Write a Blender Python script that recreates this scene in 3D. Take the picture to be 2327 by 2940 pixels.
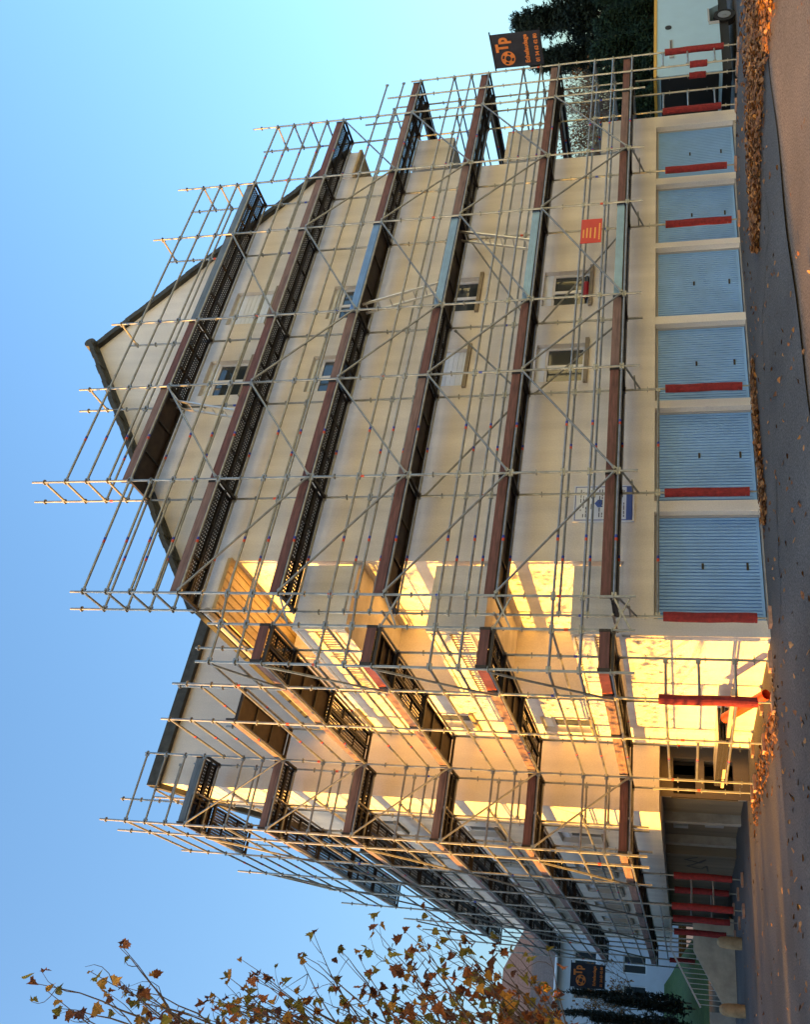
import bpy, bmesh, math, random
from mathutils import Vector, Matrix
random.seed(7)
for _o in list(bpy.data.objects): bpy.data.objects.remove(_o)
S=bpy.context.scene; COL=S.collection

# ---------------------------------------------------------------- camera (photo is a phone picture lying on its side)
CP=Vector((-6.53291,-12.61710,1.65002)); YAW,PIT,ROL=0.5925737,0.1979674,-0.0136277
FPX,CX,CY=2430.5049,1504.4996,1461.6663          # focal length and principal point in the 2940 x 2327 upright frame
def cam_axes():
    f=Vector((math.sin(YAW)*math.cos(PIT),math.cos(YAW)*math.cos(PIT),math.sin(PIT)))
    r=Vector((math.cos(YAW),-math.sin(YAW),0)); u=r.cross(f)
    return math.cos(ROL)*r+math.sin(ROL)*u, -math.sin(ROL)*r+math.cos(ROL)*u, f
_r,_u,_f=cam_axes()
cd=bpy.data.cameras.new('camera'); cam=bpy.data.objects.new('camera',cd); COL.objects.link(cam)
m=Matrix.Identity(4)
for i,v in enumerate((-_u,_r,-_f)):
    for k in range(3): m[k][i]=v[k]
m.translation=CP; cam.matrix_world=m
cd.sensor_fit='VERTICAL'; cd.sensor_height=36; cd.lens=FPX/2940*36
cd.shift_x=(1163.5-CY)/2940; cd.shift_y=((2940-CX)-1470)/2940
cd.clip_start=.1; cd.clip_end=3000; S.camera=cam
def ray(x,y):                                     # photo pixel -> direction
    return _r*((2940-y-CX)/FPX)-_u*((x-CY)/FPX)+_f
def onp(x,y,ax,c):                                # photo pixel -> point on an axis plane
    d=ray(x,y); return CP+d*((c-CP[ax])/d[ax])
def at(x,y,dist): return CP+ray(x,y).normalized()*dist

# ---------------------------------------------------------------- light
SUN_EL=5.2; SUN_DY=0.02                          # low sun from -X, a touch from +Y
sd=Vector((-1,SUN_DY,math.tan(math.radians(SUN_EL)))).normalized()
w=bpy.data.worlds.new('World'); S.world=w; w.use_nodes=True
nt=w.node_tree; bg=nt.nodes['Background']
sk=nt.nodes.new('ShaderNodeTexSky'); sk.sky_type='NISHITA'; sk.sun_disc=False
sk.sun_elevation=math.radians(SUN_EL); sk.sun_rotation=math.atan2(sd.x,sd.y)
sk.altitude=0; sk.air_density=1.15; sk.dust_density=5.0; sk.ozone_density=3.0
nt.links.new(sk.outputs[0],bg.inputs[0]); bg.inputs[1].default_value=0.097
sl=bpy.data.lights.new('sun','SUN'); sl.energy=2.0; sl.angle=math.radians(.53); sl.color=(1,.44,.06)
so=bpy.data.objects.new('sun',sl); COL.objects.link(so); so.rotation_euler=(-sd).to_track_quat('-Z','Y').to_euler(); so.location=(-30,2,20)
S.view_settings.view_transform='Standard'; S.view_settings.look='None'; S.view_settings.gamma=1
S.view_settings.exposure=3.3

# ---------------------------------------------------------------- materials
MATS={}
def mat(name,col,rough=.7,metal=0,noise=0,nscale=8,bump=0,bscale=60,col2=None,spec=.4,stretch=None,island=0,trans=None):
    if name in MATS: return MATS[name]
    M=bpy.data.materials.new(name); M.use_nodes=True; t=M.node_tree; N=t.nodes; L=t.links
    b=N['Principled BSDF']; b.inputs['Roughness'].default_value=rough; b.inputs['Metallic'].default_value=metal
    b.inputs['Specular IOR Level'].default_value=spec
    b.inputs['Base Color'].default_value=(*col,1)
    tc=N.new('ShaderNodeTexCoord'); src=tc.outputs['Object']
    if stretch:
        mp=N.new('ShaderNodeMapping'); mp.inputs['Scale'].default_value=stretch; L.new(src,mp.inputs[0]); src=mp.outputs[0]
    if noise or col2:
        n=N.new('ShaderNodeTexNoise'); n.inputs['Scale'].default_value=nscale; n.inputs['Detail'].default_value=6; n.inputs['Roughness'].default_value=.6
        L.new(src,n.inputs['Vector'])
        r=N.new('ShaderNodeValToRGB'); r.color_ramp.elements[0].position=.32; r.color_ramp.elements[1].position=.68
        c2=col2 or tuple(c*(1+noise) for c in col); c1=tuple(c*(1-noise) for c in col) if not col2 else col
        r.color_ramp.elements[0].color=(*c1,1); r.color_ramp.elements[1].color=(*c2,1)
        L.new(n.outputs[0],r.inputs[0]); out=r.outputs[0]
    else: out=None
    if island:
        g=N.new('ShaderNodeObjectInfo') if island==2 else N.new('ShaderNodeNewGeometry')
        h=N.new('ShaderNodeHueSaturation'); mm=N.new('ShaderNodeMapRange')
        L.new(g.outputs['Random' if island==2 else 'Random Per Island'],mm.inputs[0]); mm.inputs[3].default_value=.6; mm.inputs[4].default_value=1.4
        L.new(mm.outputs[0],h.inputs['Value'])
        if out: L.new(out,h.inputs['Color'])
        else: h.inputs['Color'].default_value=(*col,1)
        out=h.outputs[0]
    if out: L.new(out,b.inputs['Base Color'])
    if bump:
        n2=N.new('ShaderNodeTexNoise'); n2.inputs['Scale'].default_value=bscale; n2.inputs['Detail'].default_value=4
        L.new(tc.outputs['Object'],n2.inputs['Vector'])
        bp=N.new('ShaderNodeBump'); bp.inputs['Strength'].default_value=bump; bp.inputs['Distance'].default_value=.02
        L.new(n2.outputs[0],bp.inputs['Height']); L.new(bp.outputs[0],b.inputs['Normal'])
    if trans:                                      # thin leaves let light through
        tr=N.new('ShaderNodeBsdfTranslucent'); mx=N.new('ShaderNodeMixShader'); mx.inputs[0].default_value=trans
        if out: L.new(out,tr.inputs[0])
        else: tr.inputs[0].default_value=(*col,1)
        L.new(b.outputs[0],mx.inputs[1]); L.new(tr.outputs[0],mx.inputs[2]); L.new(mx.outputs[0],N['Material Output'].inputs[0])
    MATS[name]=M; return M
def facade_mat(name,col,streak=.16):
    M=mat(name,col,rough=.9,spec=.2,bump=.35,bscale=55)
    t=M.node_tree; N=t.nodes; L=t.links; b=N['Principled BSDF']
    tc=[n for n in N if n.type=='TEX_COORD'][0]
    def ns(scale,detail,sc):
        mp=N.new('ShaderNodeMapping'); mp.inputs['Scale'].default_value=sc; L.new(tc.outputs['Object'],mp.inputs[0])
        n=N.new('ShaderNodeTexNoise'); n.inputs['Scale'].default_value=scale; n.inputs['Detail'].default_value=detail; L.new(mp.outputs[0],n.inputs['Vector']); return n
    a=ns(.55,5,(1,1,1)); s=ns(2.2,5,(1,1,.09)); g=ns(34,3,(1,1,1))
    def rng(n,lo,hi,f0=.3,f1=.7):
        q=N.new('ShaderNodeMapRange'); L.new(n.outputs[0],q.inputs[0]); q.inputs[1].default_value=f0; q.inputs[2].default_value=f1; q.inputs[3].default_value=lo; q.inputs[4].default_value=hi; return q
    v=None
    for q in (rng(a,.91,1.06),rng(s,1-streak*1.1,1.04),rng(g,.93,1.06)):
        if v is None: v=q.outputs[0]
        else:
            mm=N.new('ShaderNodeMath'); mm.operation='MULTIPLY'; L.new(v,mm.inputs[0]); L.new(q.outputs[0],mm.inputs[1]); v=mm.outputs[0]
    h=N.new('ShaderNodeHueSaturation'); h.inputs['Color'].default_value=(*col,1); L.new(v,h.inputs['Value']); L.new(h.outputs[0],b.inputs['Base Color'])
    return M
def perforated(name,col):
    M=mat(name,col,rough=.55,metal=.5,noise=.2,nscale=5)
    t=M.node_tree; N=t.nodes; L=t.links; b=N['Principled BSDF']
    tc=[n for n in N if n.type=='TEX_COORD'][0]; sx=N.new('ShaderNodeSeparateXYZ'); L.new(tc.outputs['Object'],sx.inputs[0])
    def cell(o,p):
        d=N.new('ShaderNodeMath'); d.operation='DIVIDE'; L.new(o,d.inputs[0]); d.inputs[1].default_value=p
        f=N.new('ShaderNodeMath'); f.operation='FRACT'; L.new(d.outputs[0],f.inputs[0])
        s=N.new('ShaderNodeMath'); s.operation='SUBTRACT'; L.new(f.outputs[0],s.inputs[0]); s.inputs[1].default_value=.5
        q=N.new('ShaderNodeMath'); q.operation='MULTIPLY'; L.new(s.outputs[0],q.inputs[0]); L.new(s.outputs[0],q.inputs[1]); return q
    a=cell(sx.outputs[0],.075); c=cell(sx.outputs[1],.064)
    ad=N.new('ShaderNodeMath'); ad.operation='ADD'; L.new(a.outputs[0],ad.inputs[0]); L.new(c.outputs[0],ad.inputs[1])
    lt=N.new('ShaderNodeMath'); lt.operation='LESS_THAN'; L.new(ad.outputs[0],lt.inputs[0]); lt.inputs[1].default_value=.042
    tr=N.new('ShaderNodeBsdfTransparent'); mx=N.new('ShaderNodeMixShader'); L.new(lt.outputs[0],mx.inputs[0]); L.new(b.outputs[0],mx.inputs[1]); L.new(tr.outputs[0],mx.inputs[2]); L.new(mx.outputs[0],N['Material Output'].inputs[0])
    return M
FAC=facade_mat('facade_render',(.78,.75,.69)); FAC2=facade_mat('parapet_render',(.72,.70,.64),.25); FACG=facade_mat('wing_render',(.72,.68,.60),.12)
SILL=mat('sill_stone',(.27,.235,.18),.85,noise=.2); STEEL=mat('galvanised_steel',(.27,.285,.275),.42,.65,noise=.25,nscale=6)
TAPE_R=mat('tape_red',(.6,.08,.03),.5); TAPE_B=mat('tape_blue',(.03,.06,.35),.5)
TOE=mat('toe_board_brown',(.115,.047,.038),.65,noise=.45,nscale=5,stretch=(.5,4,4)); TOE2=mat('toe_board_weathered',(.16,.10,.085),.7,noise=.4,nscale=4,stretch=(.5,4,4)); TOER=mat('toe_board_orange',(.62,.13,.05),.6,noise=.3,nscale=3)
TOEG=mat('toe_board_grey',(.13,.155,.17),.55,.3,noise=.3,nscale=4,stretch=(.5,4,4))
ALU=mat('toe_board_aluminium',(.15,.26,.42),.4,.7,noise=.12,nscale=3)
DECK=perforated('perforated_steel_deck',(.055,.052,.048)); DECKP=mat('plywood_deck',(.035,.024,.018),.7,noise=.4,nscale=5); DKF=mat('deck_frame',(.04,.037,.034),.55,.5,noise=.25)
RED=mat('red_foam_sleeve',(.20,.018,.018),.8,noise=.32,nscale=14,bump=.3,bscale=35); WOOD=mat('wood_block',(.38,.22,.15),.8,noise=.3,nscale=9)
TILE=mat('dark_roof_tile',(.055,.058,.05),.8,noise=.3,nscale=6); WHITE=mat('white_pvc',(.72,.73,.74),.4); SHUT=mat('white_shutter',(.72,.80,.90),.5,noise=.05,nscale=3)
GLASS=mat('window_glass',(.035,.045,.05),.04,spec=1.0); DARK=mat('dark_interior',(.018,.017,.016),.9); GREY=mat('grey_paint',(.35,.36,.37),.5)
DOOR=mat('blue_steel_door',(.185,.385,.69),.45,spec=.45,noise=.10,nscale=1.6); CONC=mat('concrete',(.36,.34,.30),.9,noise=.2,nscale=3,bump=.3,bscale=30)
BLACK=mat('black_plastic',(.012,.012,.012),.5); SOFF=mat('soffit_wood',(.52,.42,.26),.7,noise=.12,nscale=3); ZINC=mat('zinc_gutter',(.42,.40,.36),.5,.5)
RAILW=mat('white_railing',(.72,.68,.58),.5)

# ---------------------------------------------------------------- mesh helpers
class MB:
    def __init__(s): s.v=[]; s.f=[]; s.mi=[]; s.m=0
    def add(s,vs,fs):
        n=len(s.v); s.v+= [tuple(a) for a in vs]
        for f in fs: s.f.append(tuple(i+n for i in f)); s.mi.append(s.m)
        return s
    def box(s,x0,y0,z0,x1,y1,z1):
        v=[(x,y,z) for z in (z0,z1) for y in (y0,y1) for x in (x0,x1)]
        return s.add(v,[(0,2,3,1),(4,5,7,6),(0,1,5,4),(2,6,7,3),(0,4,6,2),(1,3,7,5)])
    def tube(s,p,q,r,n=8,r2=None,cap=True):
        p=Vector(p); q=Vector(q); r2=r if r2 is None else r2
        d=(q-p).normalized(); a=d.orthogonal().normalized(); b=d.cross(a)
        vs=[p+(a*math.cos(t)+b*math.sin(t))*r for t in [2*math.pi*i/n for i in range(n)]]+[q+(a*math.cos(t)+b*math.sin(t))*r2 for t in [2*math.pi*i/n for i in range(n)]]
        fs=[(i,(i+1)%n,n+(i+1)%n,n+i) for i in range(n)]
        if cap: fs+=[tuple(range(n-1,-1,-1)),tuple(range(n,2*n))]
        return s.add(vs,fs)
    def bar(s,p,q,wd,h,up=(0,0,1)):
        p=Vector(p); q=Vector(q); d=(q-p).normalized(); sd_=d.cross(Vector(up)).normalized()*wd/2; u_=sd_.cross(d).normalized()*h/2
        vs=[a+i*sd_+j*u_ for a in (p,q) for i,j in ((-1,-1),(1,-1),(1,1),(-1,1))]
        return s.add(vs,[(0,1,2,3),(7,6,5,4),(0,4,5,1),(1,5,6,2),(2,6,7,3),(3,7,4,0)])
    def poly(s,pts): return s.add(pts,[tuple(range(len(pts)))])
    def prism(s,pts,off):                          # pts: closed loop, extruded by off
        n=len(pts); off=Vector(off); vs=[Vector(p) for p in pts]+[Vector(p)+off for p in pts]
        return s.add(vs,[tuple(range(n-1,-1,-1)),tuple(range(n,2*n))]+[(i,(i+1)%n,n+(i+1)%n,n+i) for i in range(n)])
    def mesh(s,name,mats,org=(0,0,0),smooth=False):
        me=bpy.data.meshes.new(name); o=Vector(org)
        me.from_pydata([tuple(Vector(v)-o) for v in s.v],[],s.f)
        for mm in (mats if isinstance(mats,(list,tuple)) else [mats]): me.materials.append(mm)
        if max(s.mi,default=0)>0:
            for p_,i in zip(me.polygons,s.mi): p_.material_index=i
        if smooth:
            for p_ in me.polygons: p_.use_smooth=True
        me.update(); return me
    def build(s,name,mats,parent=None,smooth=False):
        org=wloc(parent) if parent else s.org(); me=s.mesh(name,mats,org,smooth)
        o=bpy.data.objects.new(name,me); COL.objects.link(o)
        if parent: o.parent=parent
        else: o.location=org
        return o
    def org(s):
        xs=[v[0] for v in s.v]; ys=[v[1] for v in s.v]; zs=[v[2] for v in s.v]
        return Vector(((min(xs)+max(xs))/2,(min(ys)+max(ys))/2,min(zs)))
def wloc(o):
    l=Vector(o.location)
    while o.parent: o=o.parent; l=l+Vector(o.location)
    return l
def thing(name,label,cat,loc,group=None):
    o=bpy.data.objects.new(name,None); o.empty_display_size=.2; COL.objects.link(o); o.location=loc; return tag(o,label,cat,group)
def tag(o,label=None,cat=None,group=None,kind=None):
    for k,v in (('label',label),('category',cat),('group',group),('kind',kind)):
        if v: o[k]=v
    return o
def place(name,me,parent,p,q=None,up=(0,0,1)):     # shared mesh; local +X runs from p to q
    o=bpy.data.objects.new(name,me); COL.objects.link(o); o.parent=parent
    o.location=Vector(p)-wloc(parent)
    if q is not None:
        x=(Vector(q)-Vector(p)).normalized(); y=Vector(up).cross(x).normalized(); z=x.cross(y)
        o.rotation_euler=Matrix((x,y,z)).transposed().to_euler()
    return o
def clip(poly,a,b,c):                              # keep a*x+b*z<=c
    out=[]
    for i in range(len(poly)):
        p,q=poly[i],poly[(i+1)%len(poly)]; dp=a*p[0]+b*p[1]-c; dq=a*q[0]+b*q[1]-c
        if dp<=0: out.append(p)
        if dp*dq<0: t=dp/(dp-dq); out.append((p[0]+t*(q[0]-p[0]),p[1]+t*(q[1]-p[1])))
    return out
def wall(mb,rect,holes,to3,depth,planes=()):       # flat wall with openings and reveals; to3(s,z,d)
    s0,z0,s1,z1=rect; xs=sorted({s0,s1,*[h[0] for h in holes],*[h[2] for h in holes]}); zs=sorted({z0,z1,*[h[1] for h in holes],*[h[3] for h in holes]})
    for i in range(len(xs)-1):
        for j in range(len(zs)-1):
            cx,cz=(xs[i]+xs[i+1])/2,(zs[j]+zs[j+1])/2
            if cx<s0 or cx>s1 or cz<z0 or cz>z1 or any(h[0]<cx<h[2] and h[1]<cz<h[3] for h in holes): continue
            pl=[(xs[i],zs[j]),(xs[i+1],zs[j]),(xs[i+1],zs[j+1]),(xs[i],zs[j+1])]
            for p in planes: pl=clip(pl,*p) if len(pl)>2 else pl
            if len(pl)>2: mb.poly([to3(a,b,0) for a,b in pl])
    for a,b,c,d in holes:
        for e,f in (((a,b),(a,d)),((c,d),(c,b)),((a,d),(c,d)),((c,b),(a,b))):
            mb.poly([to3(*e,0),to3(*f,0),to3(*f,depth),to3(*e,depth)])
def gz(x,y=0):                                     # ground height: level by the house, falling to the right and towards the street
    t=min(max((x-11)/10,0),1); u=min(max((-y-.4)/4,0),1); return .12-.44*t*t*(3-2*t)-.2*u*u*(3-2*u)
def ground_hit(x,y):
    z=.1
    for _ in range(12): p=onp(x,y,2,z); z=gz(p.x,p.y)
    return p
# ================================================================ the ground
def asphalt(name,c,grain):
    M=mat(name,c,rough=.9,spec=.3,bump=.6,bscale=90); t=M.node_tree; N=t.nodes; L=t.links; b=N['Principled BSDF']
    tc=[n for n in N if n.type=='TEX_COORD'][0]
    a=N.new('ShaderNodeTexNoise'); a.inputs['Scale'].default_value=.45; a.inputs['Detail'].default_value=8; L.new(tc.outputs['Object'],a.inputs['Vector'])
    v=N.new('ShaderNodeTexNoise'); v.inputs['Scale'].default_value=38; v.inputs['Detail'].default_value=2; L.new(tc.outputs['Object'],v.inputs['Vector'])
    def rg(n,lo,hi):
        q=N.new('ShaderNodeMapRange'); L.new(n.outputs[0],q.inputs[0]); q.inputs[1].default_value=.3; q.inputs[2].default_value=.7; q.inputs[3].default_value=lo; q.inputs[4].default_value=hi; return q
    mm=N.new('ShaderNodeMath'); mm.operation='MULTIPLY'; L.new(rg(a,.72,1.28).outputs[0],mm.inputs[0]); L.new(rg(v,1-grain,1+grain).outputs[0],mm.inputs[1])
    h=N.new('ShaderNodeHueSaturation'); h.inputs['Color'].default_value=(*c,1); L.new(mm.outputs[0],h.inputs['Value']); L.new(h.outputs[0],b.inputs['Base Color'])
    return M
def sheet(name,xs,ys,zf,m):
    mb=MB(); n=len(ys)
    mb.add([(x,y,zf(x,y)) for x in xs for y in ys],[(i*n+j,(i+1)*n+j,(i+1)*n+j+1,i*n+j+1) for i in range(len(xs)-1) for j in range(n-1)])
    return tag(mb.build(name,m,smooth=True),kind='structure')
ROADM=asphalt('road_asphalt_sunlit',(.17,.138,.108),.6); PAVM=asphalt('forecourt_asphalt',(.10,.097,.094),.5)  # sandy road tone has sunlight put into it; forecourt is the darker, shaded side
xs_=[-900,-300,-100,-50]+[-30+i for i in range(80)]+[60,100,300,900]
random.seed(3)
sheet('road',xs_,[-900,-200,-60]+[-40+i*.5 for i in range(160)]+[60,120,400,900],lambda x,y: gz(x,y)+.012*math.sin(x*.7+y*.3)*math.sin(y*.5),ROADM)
def edge(x): return -3.75+.12*math.sin(x*.5)+.06*math.sin(x*1.7)  # colour split follows the line where sunlit ground begins
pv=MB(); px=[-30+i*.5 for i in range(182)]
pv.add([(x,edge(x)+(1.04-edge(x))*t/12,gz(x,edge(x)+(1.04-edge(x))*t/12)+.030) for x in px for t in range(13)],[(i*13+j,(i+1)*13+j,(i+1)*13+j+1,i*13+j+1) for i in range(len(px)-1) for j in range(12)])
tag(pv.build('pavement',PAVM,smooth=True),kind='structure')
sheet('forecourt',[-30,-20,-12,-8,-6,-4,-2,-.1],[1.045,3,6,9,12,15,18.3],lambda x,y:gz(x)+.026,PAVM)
pvo=[o for o in bpy.data.objects if o.name=='pavement'][0]
rc=random.Random(4); CRK=mat('crack_tar',(.018,.017,.017),.8)
for a,b in (((2200,480),(2215,640)),((2215,640),(2196,900)),((2196,900),(2204,1180)),((2180,250),(2200,480)),((2235,1350),(2250,1700)),((2250,1700),(2238,2050))):
    n=9; pts=[]
    for i in range(n+1):
        t=i/n; p=ground_hit(a[0]+(b[0]-a[0])*t+(0 if i in (0,n) else rc.uniform(-3,3)),a[1]+(b[1]-a[1])*t); pts.append((p.x,p.y))
    q=MB()
    for (x0,y0),(x1,y1) in zip(pts,pts[1:]):
        d=Vector((x1-x0,y1-y0)); d=Vector((-d.y,d.x)).normalized()*rc.uniform(.008,.018)
        q.poly([(x0-d.x,y0-d.y,gz(x0,y0)+.036),(x1-d.x,y1-d.y,gz(x1,y1)+.036),(x1+d.x,y1+d.y,gz(x1,y1)+.036),(x0+d.x,y0+d.y,gz(x0,y0)+.036)])
    q.build('crack',CRK,pvo)
GT=.03                                              # top of the pavement above gz

# ================================================================ the apartment building
B=thing('apartment_building','beige rendered gabled apartment block with six blue garages, wrapped in scaffolding','building',(7.5,1.05,.12))
SL=.713; RX=7.5; RZ=16.12
WX=[(5.75,6.86),(8.10,9.25)]; WZ=[(3.63+2.69*k,4.72+2.69*k) for k in range(4)]
GAR=[(.11,2.36),(2.60,4.90),(5.10,7.32),(7.55,9.84),(10.02,12.25),(12.50,14.72)]; GTOP=2.10
mb=MB(); fy=lambda s,z,d:(s,1.05+d,z)
wall(mb,(1.28,2.65,13.72,16.4),[(a,z0,b,z1) for a,b in WX for z0,z1 in WZ],fy,.24,[(-SL,1,RZ-SL*RX),(SL,1,RZ+SL*RX)])
wall(mb,(-.2,-.5,15.2,2.65),[(a,-.5,b,GTOP) for a,b in GAR],fy,.24)
mb.build('gable_wall',FAC,B)
# windows
def window(x0,x1,z0,z1,closed,parent,to,m=WHITE):
    # to(s,d,z) -> world; d is depth behind the face
    def bx(mb,s0,d0,z0_,s1,d1,z1_):
        a=to(s0,d0,z0_); b=to(s1,d1,z1_); mb.box(min(a[0],b[0]),min(a[1],b[1]),a[2],max(a[0],b[0]),max(a[1],b[1]),b[2])
    f=MB(); t=.055; zb=z1-.2; xm=(x0+x1)/2
    for s0,s1,q0,q1 in ((x0,x0+t,z0,zb),(x1-t,x1,z0,zb),(x0+t,x1-t,z0,z0+t),(x0+t,x1-t,zb-t,zb),(xm-t*.8,xm+t*.8,z0+t,zb-t)): bx(f,s0,.14,q0,s1,.2,q1)
    wo=f.build('window',m,parent)
    g=MB(); bx(g,x0-.03,.12,zb,x1+.03,.235,z1+.0); g.build('shutter_box',SHUT,wo)
    for s0,s1 in ((x0+t,xm-t*.8),(xm+t*.8,x1-t)):
        g=MB(); bx(g,s0,.165,z0+t,s1,.18,zb-t); g.build('pane',GLASS,wo)
    if closed:
        n=int((zb-z0)/.055)
        g=MB()
        for i in range(n):
            q=z0+i*(zb-z0)/n; bx(g,x0+.01,.105+.006*(i%2),q+.002,x1-.01,.125,q+(zb-z0)/n-.002)
        g.build('roller_shutter',SHUT,wo)
    g=MB(); bx(g,x0-.08,-.07,z0-.09,x1+.10,.14,z0-.002); g.build('sill',SILL,wo)
    return wo
for i,(a,b) in enumerate(WX):
    for k,(z0,z1) in enumerate(WZ):
        window(a,b,z0,z1,(i,k) in ((0,1),(1,3)),B,lambda s,d,z:(s,1.05+d,z))
# garage doors
def corrugated(x0,x1,z0,z1,y):
    mb=MB(); n=max(6,int((x1-x0)/.068)); p=(x1-x0)/n; pr=[]
    for i in range(n):
        for t,d in ((0,0),(.10,0),(.18,.026),(.90,.026),(.98,0)): pr.append((x0+(i+t)*p,y-d))
    pr.append((x1,y)); c=len(pr)
    mb.add([(a,b,z) for z in (z0,z1) for a,b in pr],[(i,i+1,c+i+1,c+i) for i in range(c-1)]); return mb
for a,b in GAR:
    zb=gz((a+b)/2)+.07; g=MB()
    for x0,x1,z0,z1 in ((a,a+.05,zb-.3,GTOP),(b-.05,b,zb-.3,GTOP),(a+.05,b-.05,GTOP-.06,GTOP)): g.box(x0,1.20,z0,x1,1.27,z1)
    d=g.build('garage_door',GREY,B)
    corrugated(a+.05,b-.05,zb,GTOP-.06,1.235).build('leaf',DOOR,d)
    g=MB(); g.box(a+.06,1.205,zb-.005,b-.06,1.222,zb+.05); g.build('bottom_rail',DOOR,d)
    xm=(a+b)/2+.02
    g=MB(); g.box(xm-.06,1.195,1.21,xm+.06,1.222,1.25); g.tube((xm,1.222,1.23),(xm,1.18,1.23),.018); g.build('handle',BLACK,d)
    g=MB(); g.box(xm-.075,1.197,.42,xm+.075,1.222,.46); g.build('pull_bar',BLACK,d)
    g=MB(); g.box(a,1.06,gz(a)-.2,b,1.30,gz((a+b)/2)+.045); g.build('threshold',CONC,d)
# ground floor left wall, loggia walls, wing
g=MB(); g.box(-.2,1.062,-.3,0,6.9,2.5); g.build('ground_floor_side_wall',FAC,B)
FZ=[(2.50,2.70),(5.13,5.31),(7.79,7.97)]; PT=[3.56,6.22,8.86]
for side in (0,1):
    X=(lambda x:x) if not side else (lambda x:15-x)
    def bx(mb,x0,y0,z0,x1,y1,z1): mb.box(min(X(x0),X(x1)),y0,z0,max(X(x0),X(x1)),y1,z1)
    g=MB(); bx(g,1.281,1.062,2.5,1.5,12,10.62); g.build('loggia_side_wall',FAC,B)
    if not side:
        g=MB(); bx(g,-.198,4.1,2.5,1.279,4.3,10.3); g.build('loggia_back_wall',FAC,B)
    for k,(z0,z1) in enumerate(FZ):
        g=MB(); bx(g,-.2+(.004 if k==0 else 0),1.15,z0+.002,1.28,4.098,z1); sb=g.build('balcony_slab',FAC2,B)
        g=MB(); bx(g,-.2,1.046,z0+(.15 if k==0 else 0),1.17,1.148,PT[k]); g.build('parapet',FAC2,B)
        rl=MB(); bx(rl,-.19,1.15,PT[k]-.06,-.10,4.09,PT[k]); bx(rl,-.16,1.15,z1+.1,-.12,4.09,z1+.14); bx(rl,-.205,1.15,PT[k]-.42,-.192,4.09,PT[k]-.10)
        ro=rl.build('railing',RAILW,B)
        bl=MB(); bl.box(-.012,-.022,0,.012,.022,PT[k]-.06-z1-.14); me=bl.mesh('baluster',RAILW)
        n=26
        for i in range(n): place('baluster',me,ro,(X(-.14),1.21+i*2.84/(n-1),z1+.14))
g=MB(); wall(g,(4.1,2.5,6.9,10.3),[(5.35,z0,6.35,z1) for z0,z1 in WZ[:3]],lambda s,z,d:(-.2+d,s,z),.2); g.build('side_wall',FAC,B)
for z0,z1 in WZ[:3]: window(5.35,6.35,z0,z1,False,B,lambda s,d,z:(-.2+d,s,z))
g=MB(); g.box(15.0,1.062,-.6,15.2,14,2.5); g.build('ground_floor_side_wall',FAC,B)
g=MB(); g.box(13.3,13.9,-.5,15.2,14.1,10.6); g.build('rear_wall',FAC,B)
# wing
WT=14.36
g=MB(); wall(g,(-1.72,2.15,5.2,WT),[],lambda s,z,d:(s,6.9+d,z),.2); g.poly([(-1.72,6.9,2.15),(5.2,6.9,2.15),(5.2,7.6,2.15),(-1.72,7.6,2.15)]); g.build('wing_front_wall',FACG,B)
wl=[(9.4,z0,10.5,z1) for z0,z1 in WZ[:3]]+[(y,z0,y+1.3,z1) for y in (13.2,16.4,19.6,22.8,26) for z0,z1 in WZ[:3]]
g=MB(); wall(g,(6.9,2.15,28.5,WT),wl,lambda s,z,d:(-1.72+d,s,z),.2,[(.64,1,WT+.64*6.9)] ); 
g2=MB(); wall(g2,(12.46,10.6,28.5,10.8),[],lambda s,z,d:(-1.72+d,s,z),.2)
# keep the long low part behind the sloping top
def wing_side():
    q=MB(); wall(q,(6.9,2.15,12.46,WT),[h for h in wl if h[2]<12.4],lambda s,z,d:(-1.72+d,s,z),.2,[(.64,1,WT+.64*6.9)])
    wall(q,(12.46,2.15,28.5,10.8),[h for h in wl if h[0]>12.5],lambda s,z,d:(-1.72+d,s,z),.2)
    q.poly([(-1.72,6.9,2.15),(-1.72,28.5,2.15),(-.5,28.5,2.15),(-.5,6.9,2.15)])
    return q
wing_side().build('wing_side_wall',FACG,B)
for h in wl: window(h[0],h[2],h[1],h[3],False,B,lambda s,d,z:(-1.72+d,s,z))
# recessed ground floor under the wing
FACD=facade_mat('shaded_ground_floor_render',(.24,.20,.145),.3)  # render colour darkened to carry the shade under the wing
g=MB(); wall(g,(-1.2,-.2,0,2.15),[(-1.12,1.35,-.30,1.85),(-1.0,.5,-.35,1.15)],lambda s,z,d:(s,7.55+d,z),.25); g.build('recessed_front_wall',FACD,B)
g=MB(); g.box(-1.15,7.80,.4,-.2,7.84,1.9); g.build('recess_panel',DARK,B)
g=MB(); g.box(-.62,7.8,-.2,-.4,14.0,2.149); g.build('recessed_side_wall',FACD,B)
for y,wd in ((8.6,.3),(11.2,.25),(13.75,.3)):
    g=MB(); g.box(-.86,y,-.2,-.622,y+wd,2.148); g.build('pilaster',CONC,B)
for y,z,h,w_ in ((11.75,.55,.5,.55),(12.3,1.5,.4,.25)):
    g=MB(); g.box(-.72,y,z,-.624,y+w_,z+h); g.build('meter_cabinet',GREY,B)
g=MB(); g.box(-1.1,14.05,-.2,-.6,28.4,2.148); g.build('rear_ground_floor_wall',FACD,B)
gr=MB(); pts=[(14.35,1.25),(14.75,1.6),(15.1,1.15),(14.6,1.0),(15.3,1.3),(15.7,1.55),(16.0,1.1),(15.5,.95),(16.3,.9)]
for a,b in zip(pts,pts[1:]): gr.bar((-1.104,a[0],a[1]),(-1.104,b[0],b[1]),.05,.006,(1,0,0))
gr.build('graffiti_line',BLACK,B)
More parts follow.
